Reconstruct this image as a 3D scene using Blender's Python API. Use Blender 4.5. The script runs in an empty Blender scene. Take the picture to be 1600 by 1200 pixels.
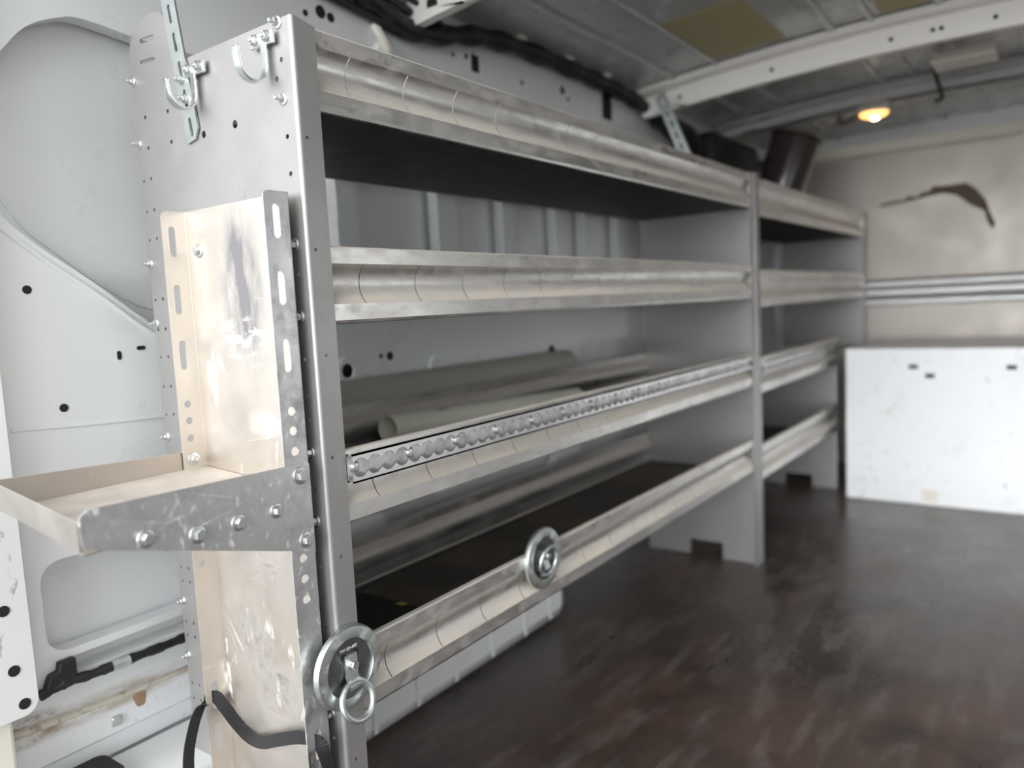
import bpy, bmesh, math, random
from mathutils import Vector, Matrix
from mathutils.geometry import tessellate_polygon
random.seed(7)
PI = math.pi
SKY_IN, SKY_BASE, SKY_PEAK = .72, 1.52, 10.3
scene = bpy.context.scene
COL = scene.collection

# ------------------------------------------------------------------ mesh builder
class MB:
    def __init__(s): s.v = []; s.f = []
    def add(s, vs, fs):
        o = len(s.v); s.v += [tuple(v) for v in vs]; s.f += [tuple(i + o for i in f) for f in fs]
        return s
    def box(s, x0, x1, y0, y1, z0, z1):
        vs = [(x, y, z) for x in (x0, x1) for y in (y0, y1) for z in (z0, z1)]
        return s.add(vs, [(0,1,3,2),(4,6,7,5),(0,4,5,1),(2,3,7,6),(0,2,6,4),(1,5,7,3)])
    def hexa(s, bottom, top):              # two quads of 3D points
        return s.add(list(bottom) + list(top), [(3,2,1,0),(4,5,6,7),(0,1,5,4),(1,2,6,5),(2,3,7,6),(3,0,4,7)])
    def plate(s, outer, holes, mapf, t):
        loops = [outer] + list(holes)
        tris = tessellate_polygon([[Vector((a, b, 0)) for a, b in l] for l in loops])
        flat = [p for l in loops for p in l]; n = len(flat)
        vs = [mapf(a, b, 0) for a, b in flat] + [mapf(a, b, t) for a, b in flat]
        fs = [tuple(q) for q in tris] + [(q[2] + n, q[1] + n, q[0] + n) for q in tris]
        o = 0
        for l in loops:
            k = len(l)
            for i in range(k):
                a, b = o + i, o + (i + 1) % k
                fs.append((a, b, b + n, a + n))
            o += k
        return s.add(vs, fs)
    def sheet(s, prof, y0, y1, t, close=True):     # open (x,z) profile given thickness, extruded along y
        n = len(prof); off = []
        for i in range(n):
            a = Vector(prof[max(0, i-1)]); b = Vector(prof[min(n-1, i+1)])
            d = (b - a).normalized(); off.append((prof[i][0] - d.y * t, prof[i][1] + d.x * t))
        ring = list(prof) + off[::-1]; m = len(ring)
        vs = [(x, y0, z) for x, z in ring] + [(x, y1, z) for x, z in ring]
        fs = [(i, (i+1) % m, (i+1) % m + m, i + m) for i in range(m)]
        for i in range(n - 1):
            q = (i, i+1, m-2-i, m-1-i)
            fs.append(q); fs.append(tuple(j + m for j in q[::-1]))
        return s.add(vs, fs)
    def sweep(s, path, ring, closed=False, caps=True):   # ring(i)-> list of 3D points around path[i]
        k = None; o = len(s.v); n = len(path); vs = []; fs = []
        for i in range(n):
            r = ring(i); k = len(r); vs += r
        for i in range(n if closed else n - 1):
            for j in range(k):
                a = i*k + j; b = i*k + (j+1) % k; c = ((i+1) % n)*k + (j+1) % k; d = ((i+1) % n)*k + j
                fs.append((a, b, c, d))
        if caps and not closed:
            fs.append(tuple(range(k))[::-1]); fs.append(tuple((n-1)*k + j for j in range(k)))
        return s.add(vs, fs)
    def tube(s, path, r, n=10, closed=False):
        P = [Vector(p) for p in path]; N = len(P)
        rr = r if callable(r) else (lambda i: r)
        frames = []; up = None
        for i in range(N):
            if closed: d = P[(i+1) % N] - P[i-1]
            else: d = P[min(N-1, i+1)] - P[max(0, i-1)]
            d.normalize()
            if up is None:
                up = Vector((0, 0, 1)) if abs(d.z) < .9 else Vector((1, 0, 0))
            a = (up - d * up.dot(d)).normalized(); up = a; frames.append((a, d.cross(a)))
        def ring(i):
            a, b = frames[i]
            return [P[i] + (a*math.cos(2*PI*j/n) + b*math.sin(2*PI*j/n)) * rr(i) for j in range(n)]
        return s.sweep(P, ring, closed)
    def ribbon(s, path, wd, w, t, skew=0.):
        P = [Vector(p) for p in path]; W = [Vector(x).normalized() for x in wd]; N = len(P)
        def ring(i):
            d = (P[min(N-1, i+1)] - P[max(0, i-1)]).normalized()
            a = (W[i] - d * W[i].dot(d)).normalized(); b = d.cross(a)
            h = (t(i) if callable(t) else t)/2; k = d*(w*skew/2)
            return [P[i] + a*w/2 + k + b*h, P[i] - a*w/2 - k + b*h, P[i] - a*w/2 - k - b*h, P[i] + a*w/2 + k - b*h]
        return s.sweep(P, ring)
    def lathe(s, prof, c, axis, n=32):
        ax = Vector(axis).normalized(); u = ax.orthogonal().normalized(); w = ax.cross(u); c = Vector(c)
        vs = []; fs = []; m = len(prof)
        for r, h in prof:
            for j in range(n):
                vs.append(c + ax*h + (u*math.cos(2*PI*j/n) + w*math.sin(2*PI*j/n)) * max(r, 1e-5))
        for i in range(m - 1):
            for j in range(n):
                fs.append((i*n+j, i*n+(j+1) % n, (i+1)*n+(j+1) % n, (i+1)*n+j))
        fs.append(tuple(range(n))[::-1]); fs.append(tuple((m-1)*n + j for j in range(n)))
        return s.add(vs, fs)
    def bolt(s, c, axis, fr=.0085, hr=.0056, h=.006, stud=0., turn=0.3):
        c = Vector(c)
        s.lathe([(fr, 0), (fr, .0009), (fr*.93, .0016), (hr*1.02, .0024)], c, axis, 20)
        ax = Vector(axis).normalized(); u = ax.orthogonal().normalized(); w = ax.cross(u)
        lv = [(.0016, 1.0), (h*.85, 1.0), (h, .86)]
        vs = []; fs = []
        for hh, k in lv:
            for j in range(6):
                a = turn + j*PI/3; vs.append(c + ax*hh + (u*math.cos(a) + w*math.sin(a))*hr*k)
        for i in range(2):
            for j in range(6): fs.append((i*6+j, i*6+(j+1) % 6, i*6+6+(j+1) % 6, i*6+6+j))
        fs.append(tuple(range(12, 18)))
        s.add(vs, fs)
        if stud: s.lathe([(hr*.55, h*.9), (hr*.55, h+stud), (hr*.4, h+stud+.001)], c, axis, 10)
        return s

def catmull(pts, n=6):
    P = [Vector(p) for p in pts]; out = []
    for i in range(len(P) - 1):
        p0 = P[max(0, i-1)]; p1 = P[i]; p2 = P[i+1]; p3 = P[min(len(P)-1, i+2)]
        for k in range(n):
            t = k / n
            out.append(.5*((2*p1) + (p2-p0)*t + (2*p0-5*p1+4*p2-p3)*t*t + (3*p1-p0-3*p2+p3)*t**3))
    out.append(P[-1]); return out
def circ(cx, cy, r, n=14): return [(cx + r*math.cos(2*PI*i/n), cy + r*math.sin(2*PI*i/n)) for i in range(n)]
def slot(cx, cy, w, l, n=7, ang=0.):       # long axis v, rotated by ang
    h = (l - w)/2; p = []
    for i in range(n+1): a = PI*i/n; p.append((w/2*math.cos(a), h + w/2*math.sin(a)))
    for i in range(n+1): a = PI + PI*i/n; p.append((w/2*math.cos(a), -h + w/2*math.sin(a)))
    c, s_ = math.cos(ang), math.sin(ang)
    return [(cx + x*c - y*s_, cy + x*s_ + y*c) for x, y in p]
def rrect(u0, u1, v0, v1, r, n=6):
    p = []
    for cx, cy, a0 in ((u1-r, v1-r, 0), (u0+r, v1-r, PI/2), (u0+r, v0+r, PI), (u1-r, v0+r, 1.5*PI)):
        for i in range(n+1):
            a = a0 + PI/2*i/n; p.append((cx + r*math.cos(a), cy + r*math.sin(a)))
    return p

# ------------------------------------------------------------------ objects
def origin_of(o):
    p = Vector((0, 0, 0))
    while o is not None: p = p + o.location; o = o.parent
    return p
def obj(name, mb, m, parent=None, smooth=25, bevel=0, label=None, kind=None):
    me = bpy.data.meshes.new(name)
    vs = [Vector(v) for v in mb.v]
    if parent is not None: base = origin_of(parent)
    else:
        xs = [v.x for v in vs]; ys = [v.y for v in vs]; zs = [v.z for v in vs]
        base = Vector(((min(xs)+max(xs))/2, (min(ys)+max(ys))/2, min(zs)))
    me.from_pydata([v - base for v in vs], [], mb.f)
    bm = bmesh.new(); bm.from_mesh(me)
    bmesh.ops.recalc_face_normals(bm, faces=bm.faces)
    bm.to_mesh(me); bm.free()
    if smooth:
        me.polygons.foreach_set('use_smooth', [True]*len(me.polygons))
        me.set_sharp_from_angle(angle=math.radians(smooth))
    me.materials.append(m)
    o = bpy.data.objects.new(name, me); COL.objects.link(o)
    if parent is None: o.location = base
    else: o.parent = parent
    if bevel:
        b = o.modifiers.new('bevel', 'BEVEL'); b.width = bevel; b.segments = 2; b.limit_method = 'ANGLE'; b.angle_limit = math.radians(40)
        b.harden_normals = False
    if label: o['label'] = label
    if kind: o['kind'] = kind
    return o
def thing(name, label, cat, loc=(0, 0, 0), group=None):
    o = bpy.data.objects.new(name, None); COL.objects.link(o); o.location = loc
    o.empty_display_size = .02
    o['label'] = label; o['category'] = cat
    if group: o['group'] = group
    return o
def tag(o, label, cat, group=None):
    o['label'] = label; o['category'] = cat
    if group: o['group'] = group
    return o
def struct(name, mb, m, parent=None, label=None, **k):
    o = obj(name, mb, m, parent, **k)
    if parent is None:
        o['kind'] = 'structure'
        if label: o['label'] = label; o['category'] = name.split('_')[0]
    return o

# ------------------------------------------------------------------ materials
def mat(name, col, rough, metal=0., var=.08, vscale=6., stretch=(1, 1, 1), bump=0., bscale=60., dust=None, marks=None,
        coat=0., rvar=.08, scratch=0., scol=(.95, .95, .95), emit=None, spec=.5):
    m = bpy.data.materials.new(name); m.use_nodes = True
    nt = m.node_tree; N = nt.nodes; L = nt.links; N.clear()
    out = N.new('ShaderNodeOutputMaterial'); b = N.new('ShaderNodeBsdfPrincipled'); L.new(b.outputs[0], out.inputs[0])
    tc = N.new('ShaderNodeTexCoord'); mp = N.new('ShaderNodeMapping'); mp.inputs['Scale'].default_value = stretch
    L.new(tc.outputs['Object'], mp.inputs[0])
    def noise(scale, det=4., vec=mp, rough=.55):
        n = N.new('ShaderNodeTexNoise'); n.inputs['Scale'].default_value = scale; n.inputs['Detail'].default_value = det
        n.inputs['Roughness'].default_value = rough; L.new(vec.outputs[0], n.inputs['Vector']); return n.outputs['Fac']
    def rng(v, a, b_, c, d):
        r = N.new('ShaderNodeMapRange'); L.new(v, r.inputs[0])
        for i, x in enumerate((a, b_, c, d)): r.inputs[i+1].default_value = x
        return r.outputs[0]
    def mixc(f, a, b_):
        x = N.new('ShaderNodeMix'); x.data_type = 'RGBA'
        L.new(f, x.inputs[0])
        for v, i in ((a, 6), (b_, 7)):
            if isinstance(v, tuple): x.inputs[i].default_value = (*v, 1)
            else: L.new(v, x.inputs[i])
        return x.outputs[2]
    def mul(a, b_, op='MULTIPLY'):
        x = N.new('ShaderNodeMath'); x.operation = op; x.use_clamp = True
        for v, i in ((a, 0), (b_, 1)):
            if isinstance(v, (int, float)): x.inputs[i].default_value = v
            else: L.new(v, x.inputs[i])
        return x.outputs[0]
    lo = tuple(max(0, c*(1-var)) for c in col); hi = tuple(min(1, c*(1+var)) for c in col)
    n1 = noise(vscale)
    c = mixc(rng(n1, .15, .85, 0, 1), lo, hi)
    r = rng(noise(vscale*2.3, 5), .15, .85, max(.02, rough-rvar), min(1, rough+rvar))
    met = None
    def layer(fac, colour, rr, c, r, met):
        c = mixc(fac, c, colour)
        x = N.new('ShaderNodeMix'); L.new(fac, x.inputs[0]); L.new(r, x.inputs[2]); x.inputs[3].default_value = rr
        if metal:
            inv = mul(1.0, fac, 'SUBTRACT'); met = mul(met, inv) if met is not None else mul(inv, metal)
        return c, x.outputs[0], met
    for mk in (marks or []):            # (colour, noise scale, lo, hi, strength, roughness, stretch)
        vec = N.new('ShaderNodeMapping'); vec.inputs['Scale'].default_value = mk[6]
        vec.inputs['Location'].default_value = (mk[1]*.37, mk[1]*.11, mk[1]*.23)
        L.new(tc.outputs['Object'], vec.inputs[0])
        f = rng(noise(mk[1], 6., vec, .62), mk[2], mk[3], 0, mk[4])
        if len(mk) > 7:                 # a smear with its own place and size on the thing
            d1 = N.new('ShaderNodeVectorMath'); d1.operation = 'SUBTRACT'; L.new(tc.outputs['Object'], d1.inputs[0]); d1.inputs[1].default_value = mk[7]
            d2 = N.new('ShaderNodeVectorMath'); d2.operation = 'DIVIDE'; L.new(d1.outputs[0], d2.inputs[0]); d2.inputs[1].default_value = mk[8]
            d3 = N.new('ShaderNodeVectorMath'); d3.operation = 'LENGTH'; L.new(d2.outputs[0], d3.inputs[0])
            f = mul(f, rng(d3.outputs['Value'], .55, 1.0, 1, 0))
        c, r, met = layer(f, mk[0], mk[5], c, r, met)
    if scratch:
        v = N.new('ShaderNodeTexVoronoi'); v.feature = 'DISTANCE_TO_EDGE'; v.inputs['Scale'].default_value = 9
        w = N.new('ShaderNodeMapping'); w.inputs['Rotation'].default_value = (.5, .3, .4); w.inputs['Scale'].default_value = (1, 2.2, 1.3)
        L.new(tc.outputs['Object'], w.inputs[0])
        # warp a little so that scratches are not straight cells
        L.new(w.outputs[0], v.inputs['Vector'])
        f = mul(rng(v.outputs['Distance'], .004, .0, 0, 1), rng(noise(14, 3), .55, .7, 0, scratch))
        c, r, met = layer(f, scol, .5, c, r, met)
    if dust:                            # (colour, strength): settles on upward-facing surfaces
        g = N.new('ShaderNodeNewGeometry'); s = N.new('ShaderNodeSeparateXYZ'); L.new(g.outputs['Normal'], s.inputs[0])
        f = mul(rng(s.outputs['Z'], .0, .5, 0, 1), rng(noise(22, 6), .25, .7, .35*dust[1], dust[1]))
        c, r, met = layer(f, dust[0], .85, c, r, met)
    L.new(c, b.inputs['Base Color']); L.new(r, b.inputs['Roughness'])
    if met is not None: L.new(met, b.inputs['Metallic'])
    else: b.inputs['Metallic'].default_value = metal
    b.inputs['Coat Weight'].default_value = coat; b.inputs['Coat Roughness'].default_value = .12
    b.inputs['Specular IOR Level'].default_value = spec
    if bump:
        bp = N.new('ShaderNodeBump'); bp.inputs['Strength'].default_value = bump; bp.inputs['Distance'].default_value = .002
        L.new(noise(bscale, 4), bp.inputs['Height']); L.new(bp.outputs[0], b.inputs['Normal'])
    if emit:
        b.inputs['Emission Color'].default_value = (*emit[0], 1); b.inputs['Emission Strength'].default_value = emit[1]
    return m
U = (1, 1, 1)
TAN = (.66, .59, .50)
M = dict(
 panel=mat('mill_aluminium_panel', (.385, .375, .365), .42, .62, .06, 7, bump=.05, bscale=120, scratch=.15,
           marks=[((.30, .29, .28), 5, .55, .85, .4, .5, U), ((.26, .25, .24), 120, .55, .85, .35, .5, (1, 1, .5)), ((.8, .79, .77), 90, .66, .80, .4, .6, U), ((.13, .12, .12), 40, .62, .80, .5, .6, (1, 1, .6), (.09, -.80, .98), (.05, .3, .08))]),
 extr=mat('brushed_aluminium_shelf', (.76, .74, .71), .30, 1, .10, 5, stretch=(1, .25, 3), bump=.04, bscale=90, scratch=.4,
          dust=(TAN, 1.0), marks=[((.22, .20, .18), 9, .42, .90, .55, .45, (1, .4, 1)), ((.60, .55, .48), 45, .48, .85, .55, .6, (1, .5, 1)), ((.20, .19, .18), 80, .50, .80, .45, .45, (1, .3, 1)),
                  ((.05, .045, .04), 90, .36, .60, .75, .7, U, (.18, -.644, 1.152), (.04, .020, .011)), ((.05, .045, .04), 90, .36, .60, .75, .7, U, (.18, -.757, 1.15), (.04, .022, .014))]),
 plate=mat('worn_aluminium_plate', (.74, .73, .72), .36, 1, .10, 9, bump=.05, bscale=110, scratch=.9,
           marks=[((.14, .14, .145), 24, .44, .66, .6, .42, U), ((.95, .95, .95), 70, .58, .70, .6, .7, (1, 1.6, .8)), ((.9, .9, .9), 26, .66, .74, .6, .7, U)]),
 channel=mat('dusty_aluminium_channel', (.72, .67, .61), .44, 1, .06, 8, bump=.05, bscale=120, scratch=.9,
           marks=[((.93, .90, .86), 34, .64, .74, .6, .8, (1, 1, .4)),
                  ((.10, .10, .118), 16, .25, .60, .85, .45, (2.5, 1, .8), (.006, .015, .82), (.055, .2, .125)),
                  ((.95, .94, .92), 60, .50, .62, .8, .8, (.5, 1, 1.5), (-.004, .015, .755), (.055, .2, .03)),
                  ((.07, .07, .08), 40, .36, .66, .85, .5, (1, 1, .8), (.02, .015, .27), (.07, .2, .06)),
                  ((.08, .08, .09), 45, .38, .66, .8, .5, (1, 1, .8), (-.035, .015, .335), (.05, .2, .06)),
                  ((.12, .115, .11), 70, .46, .66, .7, .5, (.4, 1, 1.6), (.0, .015, .45), (.05, .2, .03)),
                  ((.92, .62, .62), 30, .35, .6, .35, .7, U, (.03, .015, .645), (.045, .2, .02))]),
 tray=mat('dusty_tray', (.56, .52, .48), .45, 1, .06, 9, bump=.08, bscale=160, dust=((.62, .56, .49), .9),
          marks=[((.9, .88, .85), 30, .66, .76, .5, .8, U)]),
 zinc=mat('zinc_plate', (.74, .78, .77), .26, 1, .10, 40, bump=.02, bscale=200),
 cast=mat('galvanised_steel', (.66, .70, .68), .38, 1, .12, 30, bump=.10, bscale=150, marks=[((.55, .60, .57), 45, .52, .68, .6, .7, U)]),
 strapm=mat('dull_zinc_strap', (.46, .49, .48), .45, .85, .05, 30, bump=.03, bscale=200),
 dark=mat('steel_dark_reflection', (.20, .20, .20), .42, 1, .35, 60, bump=.2, bscale=220),  # darkened metal colour stands in for a dark reflection
 bolt=mat('bright_bolt', (.68, .69, .68), .36, 1, .08, 80),
 track=mat('track_aluminium', (.86, .85, .84), .25, 1, .05, 30, stretch=(1, .1, 1), bump=.03, bscale=80),
 van=mat('white_van_paint', (.79, .80, .80), .30, 0, .02, 3, coat=.4, bump=.01, bscale=12,
         marks=[((.62, .60, .57), 40, .66, .80, .25, .5, U)]),
 grimy=mat('grimy_white_paint', (.79, .80, .80), .35, 0, .02, 3, coat=.2,
         marks=[((.42, .36, .29), 30, .40, .62, .85, .8, (1, .35, 1), (0, -1.60, -.066), (.3, .20, .022)), ((.30, .24, .18), 55, .46, .62, .9, .9, (1, .5, 1), (0, -1.70, -.060), (.3, .07, .026)), ((.45, .42, .38), 50, .60, .75, .6, .7, U)]),
 trimp=mat('scuffed_white_trim', (.80, .81, .80), .35, 0, .02, 3, coat=.3,
         marks=[((.10, .09, .08), 70, .60, .72, .8, .7, (1, 1, .45), (0, .03, .17), (.3, .06, .16)), ((.30, .27, .23), 90, .60, .74, .8, .7, (1, 1, .5), (0, .045, .24), (.3, .02, .05))]),
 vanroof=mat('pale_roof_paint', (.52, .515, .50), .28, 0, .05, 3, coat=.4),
 bow=mat('cream_primer_paint', (.92, .89, .84), .40, 0, .03, 5),
 liner=mat('scuffed_white_board', (.90, .91, .91), .40, 0, .02, 4,
           marks=[((.38, .36, .33), 22, .60, .72, .55, .6, U), ((.66, .64, .58), 7, .56, .75, .35, .6, U), ((.4, .38, .35), 60, .64, .74, .5, .6, U)]),
 bulk=mat('bulkhead_aluminium', (.455, .420, .380), .55, .85, .05, 3, bump=.03, bscale=40,
          marks=[((.30, .27, .25), 13, .68, .76, .55, .7, U)]),
 rail=mat('bulkhead_rail_metal', (.90, .90, .89), .45, .6, .04, 10),
 floor=mat('dark_van_floor', (.062, .049, .041), .27, 0, .4, 2.5, bump=.12, bscale=30, rvar=.09,
           marks=[((.105, .062, .050), 4, .42, .72, .9, .42, (1, .6, 1)), ((.20, .18, .165), 11, .50, .80, .75, .5, (1.8, .5, 1)), ((.010, .009, .009), 5, .50, .75, .7, .30, (1, 1, 1)),
                  ((.16, .14, .13), 30, .70, .80, .5, .7, (1, 1, 1))], scratch=.35, scol=(.22, .20, .19), spec=.6),
 mat_=mat('dirty_rubber_mat', (.042, .035, .028), .50, 0, .4, 5, bump=.3, bscale=50,
          marks=[((.13, .10, .068), 6, .44, .66, .9, .7, U), ((.16, .13, .10), 40, .66, .78, .5, .9, U)]),
 black=mat('black_harness_tape', (.014, .014, .017), .5, 0, .3, 25, bump=.4, bscale=60),
 plug=mat('black_rubber_and_holes', (.010, .010, .010), .7, 0, .2, 20),  # real rubber, and the painted darkness of holes
 web=mat('black_webbing', (.016, .015, .016), .8, 0, .3, 240),
 pvc=mat('cream_pvc', (.86, .85, .72), .42, 0, .08, 12, stretch=(1, .2, 1), marks=[((.22, .24, .30), 20, .66, .72, .8, .6, (1, .5, 1)), ((.35, .32, .25), 8, .62, .75, .4, .6, U)]),
 drain=mat('grey_green_pipe', (.40, .385, .33), .55, 0, .12, 9, stretch=(1, .3, 1), marks=[((.42, .38, .30), 14, .58, .72, .5, .8, U)]),
 yellow=mat('yellow_scrap', (.45, .36, .08), .6, 0, .1, 30),
 olive=mat('olive_foam_pad', (.46, .40, .22), .9, 0, .06, 60, bump=.3, bscale=250),
 bucket=mat('dark_brown_plastic', (.035, .026, .024), .12, 0, .15, 5, coat=.6),
 cream=mat('cream_paint', (.78, .74, .66), .45, 0, .04, 8),
 rust=mat('rusty_grime', (.36, .24, .15), .9, 0, .35, 60),
 grime=mat('beige_sealant', (.60, .55, .46), .8, 0, .15, 40, marks=[((.30, .24, .18), 60, .52, .66, .8, .9, U)]),
 stain=mat('dark_scuff', (.10, .075, .06), .8, 0, .2, 30),
 lens=mat('lit_lamp_lens', (1, .8, .5), .4, 0, 0, 5, emit=((1, .46, .11), 3.2)),
 core=mat('lit_bulb', (1, .9, .7), .4, 0, 0, 5, emit=((1, .78, .42), 30)),
 ink=mat('pale_lettering', (.75, .75, .73), .5, 0, .03, 40),
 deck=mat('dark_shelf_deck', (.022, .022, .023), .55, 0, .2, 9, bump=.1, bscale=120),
 ground=mat('asphalt', (.22, .215, .21), .9, 0, .2, 6),
)

# ------------------------------------------------------------------ setting
XL, XR, Y0, Y1 = -.43, 1.27, -.24, 3.26
def zroof(x): return 1.49 + .05*(1 - ((x - .42)/.85)**2)

struct('floor', MB().box(-.46, XR, Y0, Y1, -.03, 0), M['floor'])
struct('ground', MB().box(-9, 9, -14, 12, -.70, -.66), M['ground'])

# left wall: inner structure panel with pressed openings, outer skin behind it
def wl(u, v, w): return (XL - w, u, v)
open_a = [tuple(p)[:2] for p in catmull([(-.19, 1.10, 0), (-.165, 1.165, 0), (-.14, 1.193, 0), (-.105, 1.234, 0), (-.06, 1.258, 0), (-.02, 1.265, 0),
          (.10, 1.255, 0), (.40, 1.25, 0), (.43, 1.22, 0), (.43, .84, 0), (.40, .80, 0), (.10, .785, 0), (.022, .828, 0), (-.05, .885, 0),
          (-.119, .935, 0), (-.168, .985, 0), (-.19, 1.06, 0), (-.19, 1.10, 0)], 4)][:-1]
holes = [open_a, rrect(.485, .735, .82, 1.25, .02), rrect(.805, .985, .82, 1.25, .02), rrect(1.035, 1.235, .82, 1.25, .02), rrect(1.30, 1.39, .82, 1.25, .015),
         rrect(1.50, 1.60, .82, 1.25, .015), rrect(1.75, 2.2, .82, 1.25, .03), rrect(2.35, 3.0, .82, 1.25, .03),
         rrect(-.166, .34, .352, .487, .03), rrect(-.15, .34, .315, .340, .010), rrect(.50, 1.20, .36, .62, .04), rrect(1.32, 2.2, .36, .70, .04), rrect(2.35, 3.0, .36, .70, .04)]
wall = struct('wall_left', MB().plate([(Y0, .305), (Y1, .305), (Y1, 1.497), (Y0, 1.497)], holes, wl, .03), M['van'], bevel=.009)
struct('outer_skin', MB().box(-.50, -.470, Y0, Y1, 0, 1.50), M['van'], wall)
sk = [(-.469, .33), (-.462, .27), (-.454, .235), (-.452, .20), (-.452, .186), (-.462, .178), (-.460, .15)]
struct('lower_panel', MB().sheet(sk[::-1], Y0, 1.2, .004), M['grimy'], wall)
# seam beads and folded edge lines
struct('seam_bead', MB().tube(catmull([(-.469, -.155, 1.02), (-.469, -.12, .965), (-.469, -.085, .935), (-.469, -.03, .89), (-.469, .03, .853), (-.469, .09, .835)], 6), .0025, 6), M['van'], wall)
struct('seam_bead', MB().tube(catmull([(-.430, .05, .795), (-.430, .017, .816), (-.430, -.05, .870), (-.430, -.119, .920), (-.430, -.175, .970), (-.430, -.21, 1.03)], 6), .004, 8), M['van'], wall)
struct('sealant_line', MB().tube(catmull([(-.456, -.23, .248), (-.455, -.15, .243), (-.455, -.05, .238), (-.455, .10, .234)], 6), .006, 6), M['grime'], wall)
struct('sealant_line', MB().tube(catmull([(-.430, -.18, .682), (-.430, -.12, .678), (-.430, -.05, .674), (-.430, .05, .670)], 6), .003, 6), M['van'], wall)
struct('rust_patch', MB().plate([(-.045, .228), (-.033, .236), (-.022, .228), (-.025, .212), (-.032, .203), (-.04, .213)], [], lambda u, v, w: (-.4535 + w, u, v), .001), M['rust'], wall)
for y, z, w_, h_ in ((-.14, .874, .006, .006), (-.109, .704, .006, .006)):
    struct('plug_and_painted_hole', MB().lathe([(w_, 0), (w_, .001)], (XL, y, z), (1, 0, 0), 20), M['plug'], wall)
for y, z, l, a in ((-.022, .773, .014, 0), (.013, .782, .014, PI/2)):
    struct('plug_and_painted_hole', MB().plate(slot(y, z, .0065, l, 6, a), [], lambda u, v, w: (XL + w, u, v), .001), M['plug'], wall)  # darkness inside the slots painted as flat black patches
# holes along the upper rail and behind the shelves, their darkness painted flat black
for y, z, r in ((.39, 1.385, .006), (.427, 1.397, .012), (.452, 1.393, .009), (.87, 1.415, .006), (.82, 1.408, .005), (1.30, 1.418, .011), (1.10, 1.40, .006), (1.33, 1.40, .006), (.552, .725, .009), (.526, .727, .005), (1.186, .688, .016), (.405, 1.42, .004)):
    struct('painted_hole', MB().lathe([(r, 0), (r, .001)], (XL, y, z), (1, 0, 0), 18), M['plug'], wall)
for y, z, w_, h_ in ((.903, 1.405, .014, .02), (1.56, 1.42, .03, .04), (.418, .703, .03, .018)):
    struct('painted_hole', MB().box(XL, XL + .001, y - w_, y + w_, z - h_, z + h_), M['plug'], wall)
struct('pressed_boss', MB().lathe([(.03, 0), (.027, .004), (.018, .004), (.014, .001)], (XL, .43, .705), (1, 0, 0), 24), M['van'], wall)
struct('pressed_boss', MB().lathe([(.028, 0), (.024, .005), (.016, .005), (.01, .001)], (XL, .70, .69), (1, 0, 0), 24), M['van'], wall)
struct('pressed_boss', MB().lathe([(.05, 0), (.042, .010), (.02, .013), (.0, .013)], (XL, .60, 1.335), (1, 0, 0), 28), M['van'], wall)

# rear pillar trim by the door opening
pil = struct('trim_1', MB().plate(rrect(-.32, -.195, .294, 1.46, .02), [], lambda u, v, w: (-.400 - w, u, v), .05), M['trimp'], bevel=.008)
for y, z, r in ((-.225, .447, .0075), (-.221, .362, .0075), (-.213, .312, .0075)):
    struct('painted_hole', MB().lathe([(r, 0), (r, .001)], (-.400, y, z), (1, 0, 0), 18), M['plug'], pil)  # black discs painted in for the dark of open holes
struct('trim_2', MB().box(-.47, -.41, -.33, -.225, 0, .30), M['cream'], bevel=.006)
# wheel arch running under the bottom shelf, with a lower ledge behind the pillar
wa = MB().box(-.46, -.31, .10, 1.03, 0, .262)
arch = struct('trim_3', wa, M['van'], bevel=.035)
for y in (.33, .45, .57, .70, .83, .94): struct('pressed_rib', MB().box(-.311, -.306, y-.006, y+.006, .02, .235), M['van'], arch, bevel=.002)
struct('trim_4', MB().box(-.458, -.31, Y0, .098, 0, .15), M['van'], bevel=.01)

# roof skin, side, front
rb = MB()
xs = [XL - .05 + (XR + .05 - XL + .05)*i/24 for i in range(25)]
rb.sheet([(x, zroof(x)) for x in xs], Y0, Y1, .015)
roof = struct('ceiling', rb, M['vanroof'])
for x, w_ in ((-.27, .012), (-.13, .007), (.20, .012), (.30, .008), (.46, .010), (.62, .008)):
    struct('roof_rib', MB().box(x - w_, x + w_, Y0, Y1, zroof(x) - .010, zroof(x)), M['vanroof'], roof, bevel=.004)
def wr(u, v, w): return (XR + w, u, v)
struct('wall_right', MB().plate([(Y0, 0), (Y1, 0), (Y1, 1.52), (Y0, 1.52)], [rrect(.72, 1.62, .02, 1.2, .06)], wr, .05), M['vanroof'])  # unseen wall; its opening is added to brighten the shelf-front reflections
struct('wall_front', MB().box(-.5, XR + .05, Y1, Y1 + .03, 0, 1.6), M['van'])

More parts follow.
